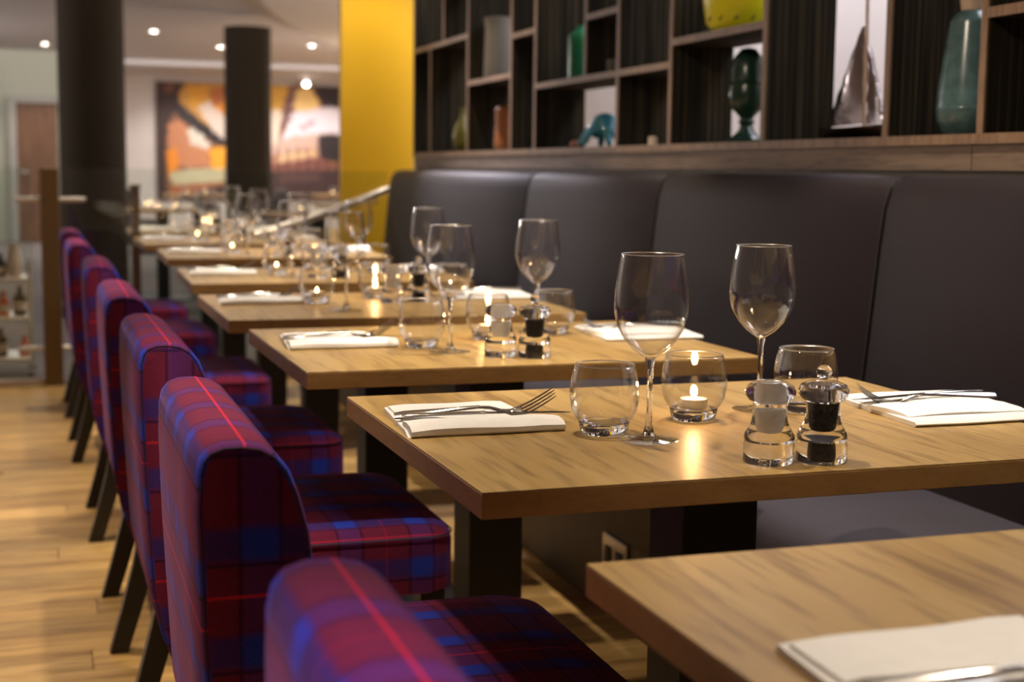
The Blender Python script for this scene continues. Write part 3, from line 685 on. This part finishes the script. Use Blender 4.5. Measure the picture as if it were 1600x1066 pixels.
#  per table: tumbler L, wine L, candle, wine R, tumbler R, salt, pepper, napkin L (x,y), napkin R (x,y)
SET = {
 1: dict(tl=(.257, .289), wl=(.295, .232), ca=(.418, .357), wr=(.549, .412), tr=(.605, .379), sa=(.376, .066), pe=(.441, .056), nl=(.003, .318), nr=(.684, .222)),
 2: dict(tl=(.275, .290), wl=(.309, .212), ca=(.441, .394), wr=(.577, .483), tr=(.603, .452), sa=(.384, .135), pe=(.439, .104), nl=(.020, .300), nr=(.660, .300)),
 3: dict(tl=(.267, .377), wl=(.303, .181), ca=(.445, .500), wr=(.600, .540), tr=(.640, .440), sa=(.463, .370), pe=(.538, .400), nl=(.020, .365), nr=(.640, .400)),
 4: dict(tl=(.290, .330), wl=(.330, .260), ca=(.430, .440), wr=(.580, .470), tr=(.630, .420), sa=(.400, .200), pe=(.470, .180), nl=(.015, .330), nr=(.640, .380)),
 5: dict(tl=(.270, .300), wl=(.320, .220), ca=(.450, .400), wr=(.560, .460), tr=(.610, .430), sa=(.410, .160), pe=(.475, .150), nl=(.015, .330), nr=(.630, .350)),
 6: dict(tl=(.265, .310), wl=(.300, .240), ca=(.420, .380), wr=(.570, .440), tr=(.620, .400), sa=(.390, .150), pe=(.460, .140), nl=(.010, .330), nr=(.620, .330)),
 7: dict(tl=(.260, .290), wl=(.300, .220), ca=(.430, .360), wr=(.560, .420), tr=(.610, .390), sa=(.385, .140), pe=(.450, .130), nl=(.010, .300), nr=(.620, .300)),
}
for i in range(1, 8):
    s = SET[i]; D = DESC[i]
    if i in (3, 4, 5, 6): put(P_CAN, i, *s['tl'], 0, 'second tealight tumbler, on the chair side, %s' % D, 'candle holder', 'tealight tumblers on the tables')  # second tealights past the fourth table are added for more glowing dots
    else: put(P_TUM, i, *s['tl'], 0, 'empty stemless tumbler left of the wine glass, %s' % D, 'tumbler', 'stemless tumblers on the tables')
    put(P_WINE, i, *s['wl'], 0, 'empty stemmed wine glass on the chair side, %s' % D, 'wine glass', 'wine glasses on the tables')
    put(P_CAN, i, *s['ca'], 0, 'tumbler holding a lit tealight, %s' % D, 'candle holder', 'tealight tumblers on the tables')
    put(P_WINE, i, *s['wr'], 0, 'empty stemmed wine glass on the banquette side, %s' % D, 'wine glass', 'wine glasses on the tables')
    put(P_TUM, i, *s['tr'], 0, 'empty stemless tumbler on the banquette side, %s' % D, 'tumbler', 'stemless tumblers on the tables')
    put(P_SALT, i, *s['sa'], 0, 'clear salt mill with white filling, %s' % D, 'salt mill', 'salt mills on the tables')
    put(P_PEP, i, *s['pe'], 0, 'clear pepper mill full of black peppercorns, %s' % D, 'pepper mill', 'pepper mills on the tables')
def cutlery(i, nl, nr, left=True, right=True):
    D = DESC[i]
    if left:
        o = link('folded_napkin', NAPL, None, on(i, *nl, .0), TAB[i][2]); tag(o, 'folded white napkin on the chair side, %s' % D, 'napkin', 'folded napkins on the tables')
        f = put(P_FORK, i, nl[0] + .006, nl[1] + .100, 0, 'steel fork tines up across the left napkin, %s' % D, 'fork', 'forks on the napkins', .0130)
        a = TAB[i][2] - .13; orient(f, (math.cos(a), math.sin(a), -.0), .55)
        k = put(P_KNIFE, i, nl[0] + .012, nl[1] + .080, 0, 'steel knife with blade pointing right, %s' % D, 'knife', 'knives on the napkins', .0165)
        a = TAB[i][2] - .05; orient(k, (math.cos(a), math.sin(a), -.012))
    if right:
        o = link('folded_napkin', NAPR, None, on(i, *nr, .0), TAB[i][2]); tag(o, 'folded white napkin on the banquette side, %s' % D, 'napkin', 'folded napkins on the tables')
        f = put(P_FORK, i, nr[0] + .222, nr[1] + .125, 0, 'steel fork lying tines left on the banquette side napkin, %s' % D, 'fork', 'forks on the napkins', .0175)
        a = TAB[i][2] + PI - .22; orient(f, (math.cos(a), math.sin(a), -.085), -.5)
        k = put(P_KNIFE, i, nr[0] + .235, nr[1] + .172, 0, 'steel knife pointing left on the banquette side, %s' % D, 'knife', 'knives on the napkins', .0165)
        a = TAB[i][2] + PI + .05; orient(k, (math.cos(a), math.sin(a), -.015))
for i in range(1, 8): cutlery(i, SET[i]['nl'], SET[i]['nr'])
cutlery(0, (.030, .205), None, True, False)
for o in bpy.data.objects:
    if o.get('label') == 'folded white napkin on the chair side, nearest table': o.scale = (1.2, 1.0, 1.0); o.rotation_euler.z += .03

# ------------------------------------------------------------------ chairs
def make_chair():
    """origin on the floor under the top rear edge, faces +x, y centred"""
    t = empty('dining_chair')
    HW = .255
    #      rear bottom -> up the rear -> crest -> down the front
    prof = [(.085, .205), (.052, .265), (.028, .330), (.014, .400), (.009, .500), (.003, .620), (.000, .730), (.001, .775), (.005, .792), (.013, .802), (.028, .8075), (.048, .808), (.068, .804), (.084, .794), (.096, .778), (.107, .750), (.117, .710), (.124, .650), (.127, .580), (.128, .480), (.128, .340), (.120, .230)]
    crest = 11
    arc = [0]
    for a, b_ in zip(prof, prof[1:]): arc.append(arc[-1] + math.hypot(b_[0] - a[0], b_[1] - a[1]))
    v0 = arc[crest]
    bm = bmesh.new(); uvl = bm.loops.layers.uv.new('UVMap')
    ends = [(-HW, .0075), (-HW + .002, .0032), (-HW + .007, .0)]; ys = ends + [(-HW + .17, -.002), (0, -.0025), (HW - .17, -.002)] + [(-a, b_) for a, b_ in ends[::-1]]
    rings = []
    for yy, d in ys:
        pp = inset(prof, d) if d > 0 else [(x + (d if x > .1 else 0), z - d * .4) for x, z in prof]
        rings.append([bm.verts.new((x, yy, z)) for x, z in pp])
    n = len(prof)
    for r in range(len(rings) - 1):
        for k in range(n - 1):
            f = bm.faces.new((rings[r][k], rings[r + 1][k], rings[r + 1][k + 1], rings[r][k + 1]))
            for lp, (yy, kk) in zip(f.loops, ((ys[r][0], k), (ys[r + 1][0], k), (ys[r + 1][0], k + 1), (ys[r][0], k + 1))): lp[uvl].uv = (yy, arc[kk] - v0)
        bm.faces.new((rings[r][n - 1], rings[r + 1][n - 1], rings[r + 1][0], rings[r][0]))
    for rg in (rings[0], rings[-1][::-1]):
        f = bm.faces.new(rg)
        for lp in f.loops: lp[uvl].uv = (lp.vert.co.x - .065, lp.vert.co.z + .045)
    bmesh.ops.recalc_face_normals(bm, faces=bm.faces[:])
    me = bpy.data.meshes.new('backrest'); bm.to_mesh(me); bm.free(); me.materials.append(M_PLAID)
    for p in me.polygons: p.use_smooth = True
    me.set_sharp_from_angle(angle=math.radians(60))
    br = link('backrest', me, t)
    pi = inset(prof, .0045)
    for s in (-1, 1): MB().tube([(x, s * (HW - .0012), z) for x, z in pi[2:21]], .0013, 6).build('piping', M_PIPING, br)
    # seat
    bm = bmesh.new(); uvl = bm.loops.layers.uv.new('UVMap')
    def outline(d, z):
        P = []; x0, x1, hw, r = .124, .535 - d, HW - d, .055
        P.append((x0, -hw, z))
        for k in range(7): a = -PI / 2 + k / 6 * PI / 2; P.append((x1 - r + r * math.cos(a), -hw + r + r * math.sin(a), z))
        for k in range(7): a = k / 6 * PI / 2; P.append((x1 - r + r * math.cos(a), hw - r + r * math.sin(a), z))
        P.append((x0, hw, z)); return P
    lv = [(.012, .355), (.0, .362), (.0, .445), (.002, .458), (.008, .467), (.022, .474), (.07, .480), (.14, .482)]
    rg = [[bm.verts.new(p) for p in outline(d, z)] for d, z in lv]
    n = len(rg[0])
    for a, b_ in zip(range(len(rg) - 1), range(1, len(rg))):
        for k in range(n):
            f = bm.faces.new((rg[a][k], rg[a][(k + 1) % n], rg[b_][(k + 1) % n], rg[b_][k]))
            for lp in f.loops:
                c = lp.vert.co
                lp[uvl].uv = (c.x * 1.0 + .03, c.y + .03) if c.z > .46 else ((c.x + .03, c.z - .47 + c.y * (1 if False else 0) - .225) if abs(c.y) > HW - .02 else (c.y, c.z - .45))
    for ring in (rg[0][::-1], rg[-1]):
        f = bm.faces.new(ring)
        for lp in f.loops: lp[uvl].uv = (lp.vert.co.x + .03, lp.vert.co.y + .03)
    bmesh.ops.recalc_face_normals(bm, faces=bm.faces[:])
    me = bpy.data.meshes.new('seat'); bm.to_mesh(me); bm.free(); me.materials.append(M_PLAID)
    for p in me.polygons: p.use_smooth = True
    me.set_sharp_from_angle(angle=math.radians(50))
    st = link('seat', me, t)
    MB().tube([(x, y_, .4585) for x, y_, z in outline(-.0003, 0)], .0015, 6).build('piping', M_PIPING, st)
    # legs
    for s in (-1, 1):
        secs = []
        for z, xa, xb in ((.355, .070, .122), (.30, .068, .118), (.20, .050, .098), (.10, .024, .068), (.0, -.004, .036)):
            y0, y1 = s * (HW - .014), s * (HW - .050)
            secs.append([(xa, y0, z), (xb, y0, z), (xb, y1, z), (xa, y1, z)])
        MB().loft(secs).build('leg', M_LEG, t, False)
        secs = []
        for z, wd in ((.36, .044), (.18, .037), (0, .028)):
            x1 = .515; y0 = s * (HW - .015); y1 = s * (HW - .015 - wd)
            secs.append([(x1 - wd, y0, z), (x1, y0, z), (x1, y1, z), (x1 - wd, y1, z)])
        MB().loft(secs).build('leg', M_LEG, t, False)
    return t
CHL = ['purple plaid upholstered chair nearest the camera, strongly blurred', 'purple plaid upholstered chair second from the camera, crest in focus', 'purple plaid upholstered chair third from the camera', 'purple plaid upholstered chair fourth from the camera', 'purple plaid upholstered chair fifth from the camera', 'purple plaid upholstered chair sixth from the camera', 'purple plaid upholstered chair farthest from the camera']
CHP = [(.145, .765, 0), (.142, 1.722, 0), (.138, 2.61, .01), (.125, 3.50, 0), (.112, 4.52, -.01), (.082, 5.72, .01), (.075, 6.72, 0)]
cp = make_chair()
for i, (x, y, a) in enumerate(CHP):
    o = cp if i == 0 else copy_tree(cp)
    o.location = (x, y, 0); o.rotation_euler = (0, 0, a); tag(o, CHL[i], 'chair', 'plaid chairs along the aisle side of the tables')

# ------------------------------------------------------------------ glass balustrade, post and rails
YB = 7.50
t = empty('glass_balustrade', (0, YB, 0))
MB().box(-1.6, -.045, -.006, .006, .03, 1.08, .002, 1).build('glass_panel', M_BALGLASS, t, False)
MB().box(.125, 1.74, -.006, .006, .03, 1.08, .002, 1).build('glass_panel', M_BALGLASS, t, False)
MB().box(-1.6, .02, -.02, .04, 0, .035, .003, 1).build('base_rail', M_SKIRT, t, False)
MB().box(.12, 1.74, -.02, .04, 0, .035, .003, 1).build('base_rail', M_SKIRT, t, False)
MB().box(-.005, .085, -.03, .05, 0, 1.08, .004, 1).build('post', M_POST, t, False)
for z in (.925, .19):
    MB().tube([(-.12, -.015, z), (-.005, -.015, z)], .013, 12).build('clamp', M_BRUSHED, t)
    MB().tube([(.085, -.015, z), (.21, -.015, z)], .013, 12).build('clamp', M_BRUSHED, t)
tag(t, 'clear glass balustrade with bronze post and steel clamps behind the last chairs', 'balustrade')
t = empty('stair_handrail', (0, 7.42, 0))
MB().tube([(1.79, 0, 1.012), (1.45, 0, .878), (1.04, .05, .745)], .020, 16).build('rail', M_BRUSHED, t)
MB().tube([(1.66, 0, .955), (1.66, .0, .915), (1.66, .073, .915)], .008, 8).build('bracket', M_STEEL, t)
MB().tube([(1.05, .05, .74), (1.05, .05, 0.0)], .016, 12).build('post', M_BRUSHED, t)
tag(t, 'sloping brushed steel handrail in front of the yellow pier', 'handrail')
t = empty('dark_post', (.455, 7.62, 0))
MB().box(-.022, .022, -.022, .022, 0, .985, .003, 1).build('shaft', M_DOOR, t, False)
MB().box(-.028, .028, -.028, .028, .985, 1.0, .003, 1).build('cap', M_DOOR, t, False)
tag(t, 'slim dark wooden post beside the farthest table', 'post')

# ------------------------------------------------------------------ drinks trolley at far left
t = empty('drinks_trolley', (-.27, 7.95, 0))
for sx in (-.28, .20):
    for sy in (-.16, .16):
        MB().tube([(sx, sy, .03), (sx, sy, .60)], .010, 10).build('leg', M_BRUSHED, t)
        MB().lathe([(0, 0), (.018, .005), (.022, .018), (.012, .03), (0, .03)], 12).build('caster', M_BLACK, t, loc=(sx, sy, 0))
for z in (.09, .30, .50):
    MB().box(-.29, .21, -.17, .17, z, z + .018, .004, 1).build('shelf', M_BRUSHED, t, False)
tag(t, 'steel drinks trolley behind the glass at the far left', 'trolley')
def bottle(x, y, z, mat, h_, label, r=.035):
    o = empty('bottle', (x, y, z))
    MB().lathe([(0, 0), (r, 0), (r, .002), (r, h_ * .6), (r * .4, h_ * .75), (r * .36, h_ * .97), (0, h_ * .97)], 20).build('body', mat, o)
    MB().lathe([(r * 1.02, h_ * .15), (r * 1.02, h_ * .45), (r * 1.005, h_ * .45), (r * 1.005, h_ * .15)], 20, closed=True).build('paper_band', M_CREAM, o)
    MB().lathe([(0, h_ * .95), (r * .42, h_ * .95), (r * .42, h_), (0, h_)], 16).build('cap', M_ORANGE if mat is not M_BOTTLE else M_BLACK, o)
    tag(o, label, 'bottle', 'bottles on the drinks trolley')
bottle(-.42, 7.9, .518, M_BOTTLE, .20, 'dark bottle on the trolley top, cut by the left picture edge')
bottle(-.30, 7.95, .518, M_BOTTLE, .12, 'short dark bottle on the trolley top, middle one')
bottle(-.21, 7.9, .518, M_BOTTLE, .12, 'short dark bottle on the trolley top, right one')
bottle(-.20, 7.88, .318, M_ORANGE, .13, 'orange bottle on the middle trolley shelf', .03)
bottle(-.12, 7.92, .318, M_BOTTLE, .15, 'dark bottle on the middle trolley shelf, right of the orange one')
bottle(-.30, 7.92, .318, M_BOTTLE, .15, 'dark bottle on the middle trolley shelf, left of the orange one')
bottle(-.10, 7.88, .108, M_ORANGE, .10, 'orange bottle on the lowest trolley shelf', .03)
bottle(-.22, 7.92, .108, M_BOTTLE, .14, 'dark bottle on the lowest trolley shelf')
o = empty('cream_jug', (-.14, 7.86, .518))
MB().lathe([(0, 0), (.03, 0), (.036, .02), (.038, .10), (.026, .15), (.03, .17), (.027, .17), (.023, .15), (.033, .10), (.03, .01), (0, .01)], 24).build('body', M_CREAM, o)
tag(o, 'tall cream jug at the right end of the trolley top', 'jug')

# ------------------------------------------------------------------ far tables and seats beyond the balustrade
def far_set(x, y, label, idx):
    t = empty('far_table', (x, y, 0))
    MB().box(-.4, .4, -.35, .35, .72, .75, .002, 1).build('tabletop', M_EDGE, t, False)
    MB().box(-.05, .05, -.05, .05, .01, .72).build('column', M_BLACK, t, False)
    MB().box(-.22, .22, -.22, .22, 0, .012).build('base_plate', M_BLACK, t, False)
    tag(t, 'blurred table far behind the glass, %s' % label, 'table', 'tables in the far room')
    for s in (-1, 1):
        c = empty('tub_chair', (x + s * .62, y, 0))
        MB().box(-.24, .24, -.25, .25, .10, .44, .05, 3).build('seat', M_FARDARK, c)
        MB().box(*( (.15, .27) if s > 0 else (-.27, -.15)), -.27, .27, .10, .82, .05, 3).build('backrest', M_FARDARK, c)
        MB().box(-.20, .20, -.20, .20, 0, .10, .01, 1).build('base', M_BLACK, c, False)
        tag(c, 'dark tub chair %s of the far table %s' % ('right' if s > 0 else 'left', label), 'chair', 'tub chairs in the far room')
    o = copy_at(P_CAN, (x + .1, y - .15, .75)); tag(o, 'glowing tealight glass on the far table %s' % label, 'candle holder', 'tealights in the far room')
    o = copy_at(P_CAN, (x - .12, y + .05, .75)); tag(o, 'second tealight glass on the far table %s' % label, 'candle holder', 'tealights in the far room')
far_set(.95, 12.3, 'just right of the nearest column', 0)
far_set(2.05, 11.2, 'between the balustrade and the far column', 1)
far_set(2.9, 13.6, 'beside the yellow pier', 2)
far_set(1.9, 19.0, 'in front of the mural', 3)
far_set(3.9, 19.5, 'below the right half of the mural', 4)
# candles' own light
for i in range(1, 8):
    l = bpy.data.lights.new('candle_light', 'POINT'); l.energy = .35; l.color = (1, .55, .22); l.shadow_soft_size = .006
    o = bpy.data.objects.new('candle_light', l); COL.objects.link(o); o.location = on(i, *SET[i]['ca'], .056)
